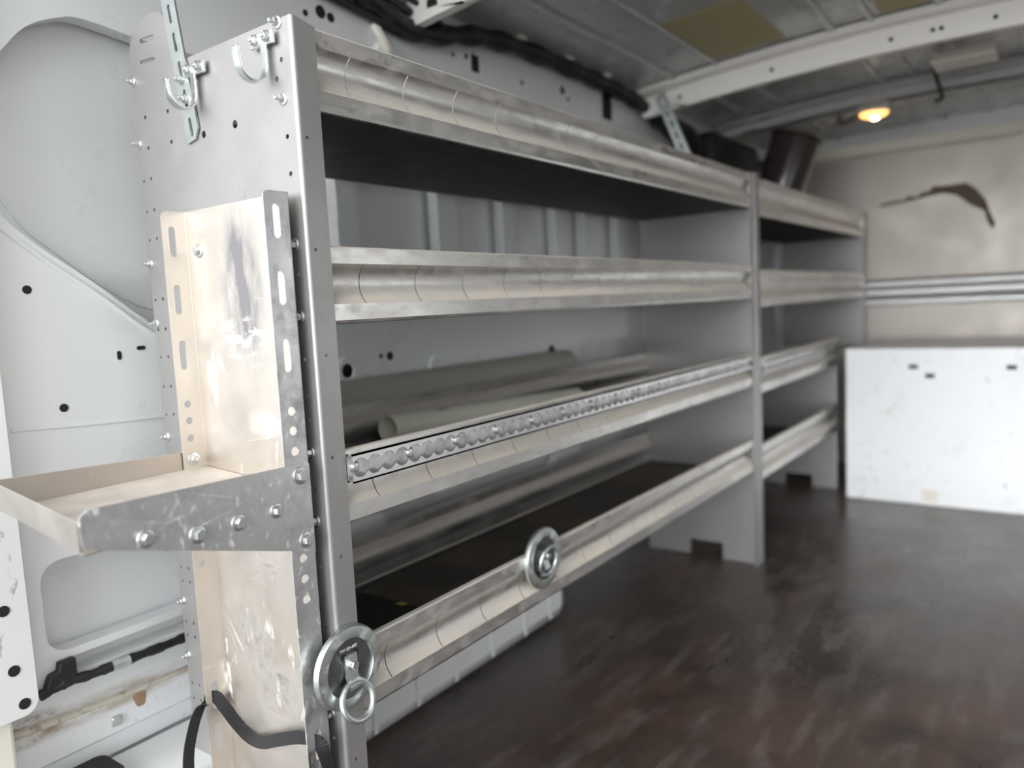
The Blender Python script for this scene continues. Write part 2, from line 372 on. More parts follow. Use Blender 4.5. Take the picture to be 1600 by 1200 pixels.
def bow(name, yc, wid, drop, mt, label=None):
    b = MB(); n = 22
    def strip(ya, yb, d0, d1, xa=XL + .03, xb=XR, slope=0):
        A = []; 
        for i in range(n + 1):
            x = xa + (xb - xa)*i/n; z = zroof(x); k = 1 - .55*max(0, 1 - (x - xa)/.14)
            A.append((x, z, k))
        vs = []; fs = []
        for x, z, k in A: vs += [(x, ya, z - d0*k), (x, yb, z - (d0 + slope)*k), (x, yb, z - d1), (x, ya, z - d1)]
        for i in range(n):
            for j in range(4): fs.append((4*i+j, 4*i+(j+1) % 4, 4*i+4+(j+1) % 4, 4*i+4+j))
        fs += [(0, 1, 2, 3), (4*n+3, 4*n+2, 4*n+1, 4*n)]
        b.add(vs, fs)
    A0 = yc - wid*.5
    strip(A0, A0 + .004, drop, .022)                     # upright rear face
    strip(A0 - .045, A0, .024, .020); strip(A0 - .050, A0 - .045, .024, .004)
    for i in range(5): strip(A0 + wid*i/5, A0 + wid*(i+1)/5 + .0005, drop - (drop - .02)*i/5, drop - .004 - (drop - .02)*i/5, slope=-(drop - .02)/5)
    return struct(name, b, mt, bevel=.004)
b1 = bow('trim_5', .70, .12, .085, M['bow'])
for x, y in ((-.33, .66), (-.27, .69)): struct('painted_hole', MB().box(x-.014, x+.014, .6392, .6402, zroof(x)-.062, zroof(x)-.046), M['plug'], b1)  # dark of the holes painted as black strips
b2 = bow('trim_6', 1.81, .12, .088, M['bow'])
for x, y in ((-.27, 1.78), (.02, 1.80), (.34, 1.81), (.44, 1.80), (.46, 1.80), (.58, 1.79)):
    struct('painted_hole', MB().lathe([(.006, 0), (.006, .001)], (x, 1.7495, zroof(x) - .055), (0, -1, 0), 14), M['plug'], b2)  # hole darkness painted as small black discs
bow('trim_7', 2.50, .10, .055, M['vanroof'])
struct('trim_8', MB().tube([(x, 2.61, zroof(x) - .03) for x in [-.36 + .06*i for i in range(27)]], .014, 10), M['vanroof'])

# ------------------------------------------------------------------ bulkhead and white box
bk = thing('bulkhead', 'dull aluminium bulkhead across the front of the van, with a dark curved scrape', 'partition', (.45, 3.21, 0))
obj('upper_sheet', MB().box(-.30, 1.25, 3.205, 3.215, .86, 1.41), M['bulk'], bk)
obj('lower_sheet', MB().box(-.30, 1.25, 3.207, 3.217, .0, .86), M['bulk'], bk)
obj('header_strip', MB().hexa([(-.26, 3.165, 1.415), (1.25, 3.165, 1.415), (1.25, 3.215, 1.405), (-.26, 3.215, 1.405)], [(-.26, 3.175, 1.462), (1.25, 3.175, 1.462), (1.25, 3.215, 1.462), (-.26, 3.215, 1.462)]), M['cream'], bk)
rl = MB()
prof = [(0, .735)]
for zc, r in ((.752, .016), (.795, .018), (.834, .015)):
    for i in range(9): a = -PI/2 + PI*i/8; prof.append((r*1.1*math.cos(a), zc + r*math.sin(a)))
prof.append((0, .855))
rv = [(x, 3.205 - p, z) for x in (-.05, 1.25) for p, z in prof]
n = len(prof)
rl.add(rv, [(i, i+1, n+i+1, n+i) for i in range(n-1)] + [tuple(range(n)), tuple(range(n, 2*n))[::-1], (0, n-1, 2*n-1, n)])
obj('ribbed_rail', rl, M['rail'], bk, label='shiny ribbed rail')
sw = [(.05, 1.19), (.10, 1.198), (.15, 1.20), (.165, 1.215), (.20, 1.205), (.215, 1.222), (.245, 1.225), (.26, 1.245), (.31, 1.240), (.385, 1.243), (.42, 1.215), (.455, 1.165), (.47, 1.115), (.492, 1.06), (.480, 1.04),
      (.462, 1.075), (.45, 1.12), (.40, 1.15), (.35, 1.195), (.30, 1.21), (.25, 1.205), (.215, 1.20), (.16, 1.19), (.10, 1.185), (.05, 1.18)]
obj('scrape_mark', MB().plate(sw, [], lambda u, v, w: (u, 3.205 - w, v), .0006), M['stain'], bk, label='dark curved scrape mark')

bx = thing('floor_box', 'scuffed white box standing on the floor against the bulkhead', 'box', (.63, 2.54, 0))
obj('box_body', MB().box(.047, 1.24, 2.54, 3.20, 0, .590), M['liner'], bx, bevel=.004)
for x, z in ((.283, .521), (.338, .488), (.589, .521)):
    obj('slot', MB().box(x-.015, x+.015, 2.5392, 2.541, z-.008, z+.008), M['plug'], bx)
obj('tape_patch', MB().box(.315, .365, 2.5390, 2.541, .015, .06), M['cream'], bx, label='beige tape patch at the foot')

# ------------------------------------------------------------------ shelving units
def shelf_mb(z0, h, y0, y1, slits=True, pitch=.1068, first=.093, xf=-.0035, xb=-.362):
    s = MB(); k = h/.098; t = .0016
    n = 14; cove = []
    za, zb = z0 + .0255*k, z0 + .0765*k
    for i in range(n + 1):
        a = -.90 + 1.80*i/n; R = (zb - za)/2/math.sin(.90)
        cove.append((xf - R*(math.cos(a) - math.cos(.90)), (za+zb)/2 + R*math.sin(a)))
    # floor, rear lip, rear cove, rear rim
    rear = [(xb + (xf - x), z) for x, z in cove]
    s.sheet([(xf - .006, z0), (xf - .002, z0 + .0012), (xf, z0 + .005), (xf, za)], y0, y1, t)
    s.sheet([(xf, zb), (xf, z0 + h - .002), (xf - .002, z0 + h), (xf - .010, z0 + h), (xf - .0105, z0 + h - .012)], y0, y1, t)
    s.sheet([(xb + .006, z0), (xb + .002, z0 + .0012), (xb, z0 + .005), (xb, za)], y0, y1, -t)
    s.sheet(rear, y0, y1, -t)
    s.sheet([(xb, zb), (xb, z0 + h - .002), (xb + .002, z0 + h), (xb + .010, z0 + h)], y0, y1, -t)
    ys = [y0]
    if slits:
        y = first
        while y < y1 - .03: ys.append(y); y += pitch
    ys.append(y1)
    g = .0008
    for i in range(len(ys) - 1):
        a = ys[i] + (g if i else 0); b = ys[i+1] - (g if i < len(ys) - 2 else 0)
        s.sheet(cove, a, b, t)
    return s

def add_shelf(par, z0, h, y0, y1, slits=True):
    sh = obj('shelf', shelf_mb(z0, h, y0, y1, slits), M['extr'], par, smooth=18)
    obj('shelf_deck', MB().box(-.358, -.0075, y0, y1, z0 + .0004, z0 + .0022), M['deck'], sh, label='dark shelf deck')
    return sh
def panel_mb(yp, dirn, fl=.035, top=1.17, xb=-.36, lobe=False, phs=(), fhs=(), foot=True, x0=0., zbot=0.):
    """end panel in the plane y=yp, front flange bent towards +y (dirn 1) or -y (dirn -1)"""
    s = MB(); r = .005
    out = [(xb, zbot)]
    if foot: out += [(-.315, zbot), (-.315, zbot + .002), (-.225, zbot + .002), (-.225, zbot + .05), (-.115, zbot + .05), (-.115, zbot)]
    out += [(x0 - r, zbot), (x0 - r, top)]
    if lobe:
        out += [(-.226, 1.168), (-.232, 1.172), (-.240, 1.190), (-.248, 1.212), (-.258, 1.230), (-.270, 1.240), (-.290, 1.246), (-.318, 1.242), (-.338, 1.236), (-.352, 1.222), (xb, 1.20)]
    else: out += [(xb, top)]
    s.plate(out, [circ(*h_[:3]) if len(h_) == 3 else slot(h_[0], h_[1], h_[2], h_[3], 5, h_[4]) for h_ in phs],
            lambda u, v, w: (u, yp + dirn*w, v), .002)
    arc = [(x0 - r + r*math.sin(PI/2*i/6), yp + dirn*(r - r*math.cos(PI/2*i/6))) for i in range(7)]
    inn = [(x0 - r + (r-.002)*math.sin(PI/2*i/6), yp + dirn*(r - (r-.002)*math.cos(PI/2*i/6))) for i in range(7)]
    vs = []; fs = []
    for (a, b) in zip(arc, inn): vs += [(a[0], a[1], zbot), (b[0], b[1], zbot), (b[0], b[1], top), (a[0], a[1], top)]
    for i in range(6):
        for j in range(4): fs.append((4*i+j, 4*i+(j+1) % 4, 4*i+4+(j+1) % 4, 4*i+4+j))
    s.add(vs, fs)
    s.plate([(r, zbot), (fl, zbot), (fl, top - .006), (r, top)], [circ(u, v, .0022, 10) for u, v in fhs],
            lambda u, v, w: (x0 - w, yp + dirn*u, v), .002)
    return s

Z_NEAR = [1.066, .806, .548, .292]
su = thing('shelving_unit', 'long four-tier aluminium van shelving unit beside the rear door, carrying pipes', 'shelving', (-.18, .8, 0))
ph = [(-.193, 1.065, .0048), (-.123, 1.066, .0052), (-.332, 1.112, .0028), (-.273, 1.110, .003), (-.331, 1.069, .0028), (-.271, 1.068, .003),
      (-.022, 1.123, .0032), (-.033, 1.103, .0032), (-.022, 1.034, .003), (-.021, .990, .003)]
for z in (1.025, .981, .940, .853, .809, .768, .724, .682, .446, .424, .359, .337, .26, .235): ph += [(-.351, z, .0022), (-.331, z + .001, .0026)]
for z in (.91, .87, .765, .72, .69, .60, .50, .46, .42, .36, .27): ph.append((-.022, z, .0028))
ph += [(-.308, 1.214, .007, .038, PI/2 - .06), (-.312, 1.186, .005, .038, PI/2 - .06)]
fh = [(.012, 1.031), (.012, .898), (.016, .769), (.014, .641), (.016, .513), (.016, .24)]
ep = obj('end_panel', panel_mb(0., 1, lobe=True, phs=ph, fhs=fh), M['panel'], su, label='perforated near end panel')
ep2 = obj('end_panel', panel_mb(1.632, -1, top=1.168, xb=-.365, fhs=fh), M['panel'], su)
for z0 in Z_NEAR:
    for dz in (.012, .100):
        obj('bolt', MB().bolt((-.355, 0, z0 + dz), (0, -1, 0), .0075, .005, .006, .004, random.random()), M['bolt'], ep)
        obj('bolt', MB().bolt((-.024, 0, z0 + dz), (0, -1, 0), .0078, .0052, .007, .005, random.random()), M['bolt'], ep)
for z0 in Z_NEAR: add_shelf(su, z0, .098, .003, 1.629)

Z_FAR = [1.048, .780, .518, .250]
sf = thing('shelving_unit', 'shorter aluminium shelving unit further in, next to the bulkhead', 'shelving', (-.18, 2.35, 0))
obj('end_panel', panel_mb(1.640, 1, top=1.168, xb=-.365, fhs=fh), M['panel'], sf)
obj('end_panel', panel_mb(3.135, -1, fl=.02, top=1.160, xb=-.365, zbot=.56, foot=False), M['panel'], sf, label='raised far end panel')
obj('end_panel', panel_mb(2.668, 1, fl=.012, top=.555, xb=-.365, x0=-.015), M['panel'], sf, label='low end panel')
for i, z0 in enumerate(Z_FAR):
    add_shelf(sf, z0, .110, 1.643, 3.13 if i < 2 else 2.655, False)

# ------------------------------------------------------------------ logistic tracks
def track(label, y0, y1, z0, z1, group='slotted tie-down tracks on the third shelves'):
    t = thing('tie_down_track', label, 'track', (.004, (y0+y1)/2, z0), group)
    s = MB(); zc = (z0+z1)/2; x0, x1 = -.0033, .0105
    s.box(x0, x1, y0, y1, z1 - .0025, z1); s.box(x0, x1, y0, y1, z0, z0 + .0025)
    p = .0254; up = []; lo = []
    n = int((y1 - y0)/p*8)
    for i in range(n + 1):
        y = y0 + (y1 - y0)*i/n; ph_ = ((y - y0 - .012)/p) % 1.
        d = abs(ph_ - .5)*p; d = p/2 - d     # distance from nearest round opening
        r = .0128; hh = max(.0066, math.sqrt(max(0, r*r - d*d)))
        up.append((y, zc + hh)); lo.append((y, zc - hh))
    vs = []; fs = []
    for (edge, zo) in ((up, z1), (lo, z0)):
        o = len(vs)
        for y, z in edge: vs += [(x1, y, z), (x1, y, zo), (x1 - .003, y, zo), (x1 - .003, y, z)]
        for i in range(n):
            for j in range(4): fs.append((o+4*i+j, o+4*i+(j+1) % 4, o+4*i+4+(j+1) % 4, o+4*i+4+j))
        fs += [(o, o+1, o+2, o+3), (o+4*n+3, o+4*n+2, o+4*n+1, o+4*n)]
    s.add(vs, fs)
    obj('rail', s, M['track'], t, smooth=50)
    obj('slot_back', MB().box(x0, x0 + .002, y0, y1, z0 + .001, z1 - .001), M['plate'], t, label='back of the slot, darkened for recess shade')  # recess shade put into a darker metal
    k = 0; y = y0 + .012
    while y < y1 - .01:
        obj('bolt', MB().lathe([(.0075, 0), (.0075, .002), (.005, .0045), (.002, .005)], (x0 + .002, y, zc), (1, 0, 0), 14), M['bolt'], t)
        y += p*4
    return t
track('slotted aluminium tie-down track along the long near shelf under the cream pipe', .0375, 1.560, .6035, .6410)
track('slotted aluminium tie-down track on the shorter shelving unit near the white box', 1.690, 2.620, .578, .6140)

# ------------------------------------------------------------------ U channel and its tray on the end panel
uc = thing('mounting_channel', 'slotted aluminium channel standing upright against the near end panel', 'bracket', (-.12, -.03, .04))
s = MB()
s.plate([(-.2305, .04), (-.0105, .04), (-.0105, .966), (-.2305, .966)], [], lambda u, v, w: (u, -.0150 - w, v), .002)
obj('channel_web', s, M['channel'], uc)
def flange(xo, sg, holes_):
    f = MB(); pts = [(-.015, .04), (-.0505, .04), (-.0505, .958)] + [(-.0425 - .008*math.cos(a), .958 + .008*math.sin(a)) for a in (.5, 1.0, 1.57)] + [(-.015, .966)]
    f.plate(pts, holes_, lambda u, v, w: (xo + sg*w, u, v), .002)
    # rounded bend at the foot of the flange
    f.tube([(xo + sg*.0012, -.0162, .04), (xo + sg*.0012, -.0162, .966)], .0014, 8)
    return f
hr_ = [slot(-.034, z, .0095, .040) for z in (.931, .853, .773, .283)] + [circ(-.034, z, .0055) for z in (.706, .682, .657, .524, .498, .472)]
hl_ = [slot(-.037, z, .0095, .040) for z in (.926, .849, .774, .290, .228)] + [circ(-.037, z, .0050) for z in (.707, .684, .660, .483)]
obj('channel_flange', flange(-.0105, -1, hr_), M['plate'], uc)
obj('channel_flange', flange(-.2305, 1, hl_), M['channel'], uc)
obj('bolt', MB().bolt((-.201, -.017, .912), (0, -1, 0), .0092, .006, .007), M['bolt'], uc)
for z in (.906, .648, .82, .56, .31, .17): obj('spacer', MB().lathe([(.0042, 0), (.0042, .015)], (-.035, 0, z), (0, -1, 0), 12), M['bolt'], uc)

tr = thing('step_tray', 'dusty aluminium tray shelf sticking out from the channel toward the door', 'tray', (-.12, -.15, .6))
pn = MB()
def fz(x): return .604 + .014*(-x - .012)/.22
A = (-.0085, -.284); 
pn.hexa([(-.0110, -.286, fz(-.011)-.002), (-.2320, -.270, fz(-.232)-.002), (-.2320, -.018, fz(-.232)-.002), (-.0110, -.018, fz(-.011)-.002)],
        [(-.0110, -.286, fz(-.011)), (-.2320, -.270, fz(-.232)), (-.2320, -.018, fz(-.232)), (-.0110, -.018, fz(-.011))])
obj('tray_floor', pn, M['tray'], tr)
l = MB().hexa([(-.0110, -.2885, .606), (-.2340, -.2725, .617), (-.2340, -.2705, .617), (-.0110, -.2865, .606)],
              [(-.0110, -.2890, .6355), (-.2340, -.2735, .6475), (-.2340, -.2715, .6475), (-.0110, -.2870, .6355)])
obj('end_lip', l, M['tray'], tr)
pn = MB().plate([(-.272, .615), (-.018, .610), (-.018, .6400), (-.272, .6520)], [], lambda u, v, w: (-.2322 - w, u, v), .0018)
obj('side_plate', pn, M['tray'], tr)
pl = [(-.0165, .528), (-.0165, .6385), (-.020, .6415), (-.270, .6460), (-.280, .6450), (-.2865, .640), (-.2875, .632), (-.2860, .612), (-.283, .6075), (-.278, .6065)]
obj('side_plate', MB().plate(pl, [], lambda u, v, w: (-.0102 + w, u, v), .0022), M['plate'], tr, label='dark scratched side plate with bolts')
for y, z, r in ((-.031, .627, 1.25), (-.030, .547, 1.15), (-.069, .593, 1.05), (-.120, .592, 1.1), (-.170, .592, 1.15), (-.226, .6155-.012, 1.1)):
    obj('bolt', MB().bolt((-.008, y, z), (1, 0, 0), .0088*r, .0058*r, .0075, .0, random.random()*3), M['bolt'], tr)
obj('bolt', MB().bolt((-.2283, -.036, .631), (1, 0, 0), .0085, .0058, .006, .006), M['bolt'], tr)

# ------------------------------------------------------------------ hooks
def hook(label, xb, zb, xs_, tip):
    h = thing('utility_hook', label, 'hook', (xb, -.002, zb - .05), 'zinc hooks on the end panel')
    a = math.radians(4)
    s = MB(); s.box(xb - .022, xb + .022, -.0085, -.0045, zb - .008, zb + .008)
    obj('base_plate', s, M['zinc'], h, bevel=.0008)
    R = .0192; cy = -.0075 - R; zc = zb - .0335
    path = [(xs_, -.0075, zb + .004), (xs_, -.0075, zb - .012)]
    for i in range(15):
        t = PI*i/14*.93
        path.append((xs_, cy + R*math.cos(t), zc - R*math.sin(t)))
    e = path[-1]
    path += [(xs_, e[1] - .0015, (e[2]+tip)/2), (xs_, e[1] - .002, tip - .003), (xs_, e[1] - .002, tip)]
    s = MB().ribbon(path, [(1, 0, 0)]*len(path), .0112, .0036)
    obj('hook_strip', s, M['zinc'], h, bevel=.0012)
    for dx in (-.012, .011): obj('bolt', MB().bolt((xb + dx, -.0085, zb + .001), (0, -1, 0), .0068, .0058, .006, .001, dx*40), M['bolt'], h)
hook('bright zinc J hook near the panel edge, the one clear of the slotted strap', -.047, 1.150, -.0435, 1.1335)
hook('bright zinc J hook overlapping the grey slotted strap', -.190, 1.147, -.1935, 1.1275)

# ------------------------------------------------------------------ slotted straps to the roof
def strap(label, p0, p1, y, w, mt, bolts, slots=None):
    t = thing('slotted_strap', label, 'strap', (p0[0], y, p0[1]), 'slotted steel straps between shelving and roof')
    d = Vector((p1[0]-p0[0], 0, p1[1]-p0[1])); L = d.length; d.normalize(); n = Vector((d.z, 0, -d.x)); o = Vector((p0[0], 0, p0[1]))
    hs = []; q = .018
    while q < L - .02: hs.append(slot(0, q, .006, .026, 5)); q += .0385
    out = [(-w/2, 0), (w/2 - .010, 0), (w/2, .012), (w/2, L), (-w/2, L)]
    def mp(u, v, ww):
        P = o + n*u + d*v; return (P.x, y - ww, P.z)
    obj('strap_bar', MB().plate(out, hs, mp, .0028), mt, t)
    for v in bolts:
        P = o + d*v; obj('bolt', MB().bolt((P.x, y - .0028, P.z), (0, -1, 0), .0065, .0055, .007, .004, v*50), M['bolt'], t)
    return t
strap('grey slotted steel strap crossing the near end panel behind a hook', (-.212, 1.060), (-.286, 1.498), -.0012, .030, M['strapm'], (.056, .082))
strap('slotted steel strap rising from the shelving behind the divider to a roof beam', (-.165, 1.150), (-.283, 1.440), 1.628, .034, M['strapm'], (.015,))

# ------------------------------------------------------------------ tie-down rings on the bottom shelf
def tie_ring(label, y, z, hanging, x=0.):
    t = thing('tie_down_ring', label, 'tie-down', (x, y, z), 'galvanised tie-down rings on the bottom shelf')
    c = (x, y, z)
    obj('pan_rim', MB().lathe([(.0525, .0005), (.0545, .0035), (.0540, .0075), (.0520, .0098), (.0410, .0112), (.0385, .0108), (.0376, .009), (.0373, .004), (.0373, .0005)], c, (1, 0, 0), 56), M['cast'], t)
    obj('pan_floor', MB().lathe([(.038, .0008), (.038, .0062), (.0, .0062)], c, (1, 0, 0), 40), M['dark'], t, label='recessed disc, coloured dark like its reflection')  # disc coloured dark as if mirroring dark surroundings
    br = MB()
    if hanging:
        br.ribbon([(x + .0078, y + .002, z + .017), (x + .0082, y + .002, z + .0), (x + .009, y + .001, z - .010), (x + .014, y, z - .016), (x + .0178, y, z - .021), (x + .015, y, z - .026), (x + .0095, y, z - .024)], [(0, 1, 0)]*7, .020, .0025)
        tc, R, tilt = Vector((x + .021, y - .002, z - .040)), .0245, .30
    else:
        br.ribbon([(x + .0078, y, z + .014), (x + .009, y, z - .006), (x + .012, y, z - .012), (x + .014, y, z - .018), (x + .0095, y, z - .022)], [(0, 1, 0)]*5, .016, .0025)
        tc, R, tilt = Vector((x + .0165, y, z - .004)), .0255, -.15
    obj('ring_clip', br, M['cast'], t)
    ring = [tc + Vector((-math.sin(tilt)*math.sin(a)*R, math.cos(a)*R, math.cos(tilt)*math.sin(a)*R)) for a in [2*PI*i/40 for i in range(40)]]
    obj('ring', MB().tube(ring, .0038, 12, True), M['cast'], t)
    obj('bolt', MB().bolt((x + .0092, y + .002, z + .004), (1, 0, 0), .0085, .0065, .0085), M['bolt'], t)
    if hanging:
        for yy, zz in ((-.008, .0155), (.0125, .0155)): obj('square_hole', MB().box(.0062, .0068, y+yy-.0035, y+yy+.0035, z+zz-.0035, z+zz+.0035), M['plug'], t)
        cu = bpy.data.curves.new('lettering', 'FONT'); cu.body = 'TW 321-007'; cu.size = .0056; cu.extrude = .0003; cu.align_x = 'CENTER'
        cu.materials.append(M['ink'])
        tmp = bpy.data.objects.new('lettering', cu); COL.objects.link(tmp); dg = bpy.context.evaluated_depsgraph_get()
        me = bpy.data.meshes.new_from_object(tmp.evaluated_get(dg)); bpy.data.objects.remove(tmp)
        me.transform(Matrix(((0, 0, 1, .0064), (1, 0, 0, .001), (0, 1, 0, .0225), (0, 0, 0, 1))))
        o = bpy.data.objects.new('lettering', me); COL.objects.link(o); o.parent = t
tie_ring('round galvanised tie-down with a hanging ring at the corner post', .010, .370, True)
tie_ring('round galvanised tie-down with its ring folded flat, midway along the bottom shelf', .467, .375, False, -.0038)

# ------------------------------------------------------------------ webbing through the channel
path = [(-.240, -.075, .06), (-.241, -.078, .14), (-.242, -.078, .205), (-.240, -.068, .250), (-.237, -.054, .279), (-.229, -.038, .288), (-.216, -.032, .274), (-.200, -.028, .256), (-.182, -.026, .244), (-.160, -.026, .239),
        (-.130, -.030, .246), (-.095, -.033, .262), (-.050, -.034, .280), (-.018, -.034, .286), (-.006, -.034, .284), (.001, -.034, .270), (.004, -.030, .240), (.006, -.025, .19), (.006, -.022, .10)]
wd = [(0, 1, 0)]*4 + [(0, .9, .3), (0, .3, .9), (0, .75, .6), (0, .95, .3), (0, .95, .3), (0, .7, .7), (0, .3, .95), (0, .15, 1), (0, .1, 1), (0, .1, 1), (0, .3, .8), (0, .8, .3), (0, 1, .1), (0, 1, 0), (0, 1, 0)]
P0 = catmull(path, 12); W0 = catmull(wd, 12); P = [P0[0]]; W = [W0[0]]; acc = 0
for i in range(1, len(P0)):                 # even 1.6 mm steps, alternately thick and thin: the weave's cross ribs
    seg = (P0[i] - P0[i-1]).length; d = .0016 - acc
    while d < seg:
        P.append(P0[i-1].lerp(P0[i], d/seg)); W.append(W0[i-1].lerp(W0[i], d/seg)); d += .0016
    acc = seg - (d - .0016)
tag(obj('webbing_strap', MB().ribbon(P, W, .0165, lambda i: .0027 if i % 2 else .0010, skew=.25), M['web'], smooth=0), 'black woven webbing threaded through the channel slots at the bottom', 'strap')

# ------------------------------------------------------------------ things on the shelves
def pipe(label, p0, p1, r, wall_, mt, printed=False):
    a = Vector(p0); b = Vector(p1); L = (b-a).length
    t = obj('drain_pipe' if mt is M['drain'] else 'plastic_pipe', MB().lathe([(r-wall_, 0), (r, 0), (r, L), (r-wall_, L), (r-wall_, 0)], p0, tuple(b-a), 36), mt)
    # open both ends: drop the two cap faces that close the bore
    bm = bmesh.new(); bm.from_mesh(t.data)
    bmesh.ops.delete(bm, geom=[f for f in bm.faces if len(f.verts) > 8], context='FACES')
    bmesh.ops.remove_doubles(bm, verts=bm.verts, dist=1e-5); bmesh.ops.recalc_face_normals(bm, faces=bm.faces)
    bm.to_mesh(t.data); bm.free()
    return tag(t, label, 'pipe', 'plastic pipes on the third shelf')
pipe('cream plastic pipe with its open end just behind the track', (-.285, .390, .6005), (-.272, 1.05, .5765), .0255, .0035, M['pvc'])
pipe('wide dull grey-green pipe wedged between the rear lip of the shelf and the van wall', (-.3965, .09, .656), (-.3965, 1.21, .656), .033, .004, M['drain'])
pipe('thin dark pipe lying on the shelf under the end of the cream pipe', (-.325, .02, .5612), (-.262, .58, .5612), .0107, .002, M['drain'])
tag(obj('shelf_mat', MB().box(-.325, -.030, .33, 1.55, .295, .2985), M['mat_']), 'stained dark mat covering most of the bottom shelf', 'mat', 'mats on the bottom shelf')
tag(obj('shelf_mat', MB().box(-.325, -.030, .02, .326, .295, .2980), M['plug']), 'black mat piece on the bottom shelf behind the hanging ring', 'mat', 'mats on the bottom shelf')

tag(obj('plastic_scrap', MB().add([(-.222, .318, .2987), (-.205, .321, .2987), (-.203, .331, .2987), (-.219, .329, .2987), (-.222, .318, .3000), (-.205, .321, .3000), (-.203, .331, .3000), (-.219, .329, .3000)], [(3,2,1,0),(4,5,6,7),(0,1,5,4),(1,2,6,5),(2,3,7,6),(3,0,4,7)]), M['yellow']), 'tiny yellow scrap lying on the mat of the bottom shelf', 'scrap')
# dark tub tipped over on the far shelving
bt = thing('plastic_tub', 'glossy dark brown tub lying tilted on top of the far shelving', 'tub', (-.14, 2.45, 1.16))
ax = Vector((.30, .12, .95)).normalized()
obj('tub_body', MB().lathe([(.078, 0), (.084, .006), (.094, .345), (.099, .348), (.099, .358), (.092, .358), (.088, .34), (.079, .012), (.0, .010)], Vector((-.225, 2.47, 1.078)), tuple(ax), 40), M['bucket'], bt)

# ------------------------------------------------------------------ wiring, pads, lamp on the roof
hp = catmull([(-.40, .36, 1.475), (-.405, .45, 1.460), (-.40, .54, 1.44), (-.40, .62, 1.415), (-.40, .72, 1.420), (-.40, .85, 1.450), (-.40, 1.0, 1.468), (-.40, 1.2, 1.472), (-.40, 1.4, 1.470), (-.40, 1.56, 1.466), (-.395, 1.70, 1.452), (-.385, 1.85, 1.42), (-.38, 1.98, 1.36), (-.38, 2.15, 1.33), (-.38, 2.4, 1.34), (-.38, 2.7, 1.38), (-.38, 3.15, 1.40)], 6)
wh = thing('wiring_harness', 'thick black taped wiring harness running along the top of the left wall', 'cable', (-.40, 1.6, 1.40))
obj('harness_trunk', MB().tube(hp, lambda i: .021 + .004*math.sin(i*1.3), 12), M['black'], wh)
for k, pts in enumerate(([(-.415, .33, 1.44), (-.412, .44, 1.425), (-.41, .54, 1.415), (-.41, .63, 1.402), (-.41, .74, 1.415)],
            [(-.42, .30, 1.46), (-.415, .42, 1.45), (-.41, .52, 1.445), (-.41, .62, 1.43), (-.405, .72, 1.425)],
            [(-.38, .44, 1.475), (-.385, .54, 1.455), (-.39, .62, 1.445), (-.395, .72, 1.44), (-.40, .86, 1.455)],
            [(-.375, .60, 1.465), (-.37, .66, 1.452), (-.375, .70, 1.440), (-.395, .78, 1.44)])):
    obj('cable', MB().tube(catmull(pts, 6), .0085 if k < 3 else .006, 8), M['black'], wh)
for i in range(3):
    pts = [(-.385 + .015*i, 1.80, 1.41), (-.34 + .02*i, 1.92, 1.36), (-.35, 2.05, 1.28), (-.36, 2.2, 1.21), (-.36, 2.45, 1.19 + .01*i)]
    obj('cable', MB().tube(catmull(pts, 6), .020, 10), M['black'], wh)
obj('dark_area_block', MB().box(-.42, -.31, 2.16, 2.66, 1.175, 1.425), M['black'], wh, bevel=.03)  # added block; its black stands in for the dark wall area
for y in (1.05, 1.28, 1.50):
    obj('clip', MB().box(-.418, -.384, y-.018, y+.018, 1.487, 1.497), M['cream'], wh, bevel=.003)
rc = thing('retaining_clip', 'pale plastic clip under the black wiring near the end panel', 'clip', (-.42, .60, 1.37))
obj('clip_body', MB().tube(catmull([(-.426, .565, 1.408), (-.418, .575, 1.385), (-.418, .59, 1.365), (-.424, .60, 1.355)], 5), .010, 8), M['cream'], rc)
def pad(label, x0, x1, y0, y1):
    n = 6; b = MB(); vs = []; fs = []
    for i in range(n + 1):
        x = x0 + (x1-x0)*i/n; z = zroof(x)
        vs += [(x, y0, z - .0005), (x, y1, z - .0005), (x, y1, z - .006), (x, y0, z - .006)]
    for i in range(n):
        for j in range(4): fs.append((4*i+j, 4*i+(j+1) % 4, 4*i+4+(j+1) % 4, 4*i+4+j))
    fs += [(0, 1, 2, 3), (4*n+3, 4*n+2, 4*n+1, 4*n)]
    b.add(vs, fs); tag(obj('foam_pad', b, M['olive']), label, 'pad', 'olive pads stuck to the roof')
pad('large square olive pad stuck to the roof', -.118, .085, 1.29, 1.66)
pad('second olive pad on the roof, the one farther from the shelving', .33, .44, 1.35, 1.675)
lp = thing('dome_lamp', 'lit amber oval dome lamp under the front roof beam', 'lamp', (.136, 2.575, 1.45))
def ell(c, a, b_, h, mt, name, par, n=28):
    prof = [(math.cos(t), -math.sin(t)) for t in [PI/2*i/6 for i in range(7)]]
    vs = []; fs = []
    for r, hh in prof:
        for j in range(n): vs.append((c[0] + a*max(r, .001)*math.cos(2*PI*j/n), c[1] + b_*max(r, .001)*math.sin(2*PI*j/n), c[2] + h*hh))
    for i in range(6):
        for j in range(n): fs.append((i*n+j, i*n+(j+1) % n, (i+1)*n+(j+1) % n, (i+1)*n+j))
    fs.append(tuple(range(n)))
    fs.append(tuple(6*n + j for j in range(n)))
    return obj(name, MB().add(vs, fs), mt, par)
obj('lamp_base', MB().box(.08, .192, 2.56, 2.66, 1.474, 1.53), M['cream'], lp, bevel=.01)
ell((.136, 2.61, 1.474), .050, .045, .020, M['lens'], 'lens', lp)
ell((.140, 2.605, 1.456), .014, .014, .008, M['core'], 'bulb', lp)
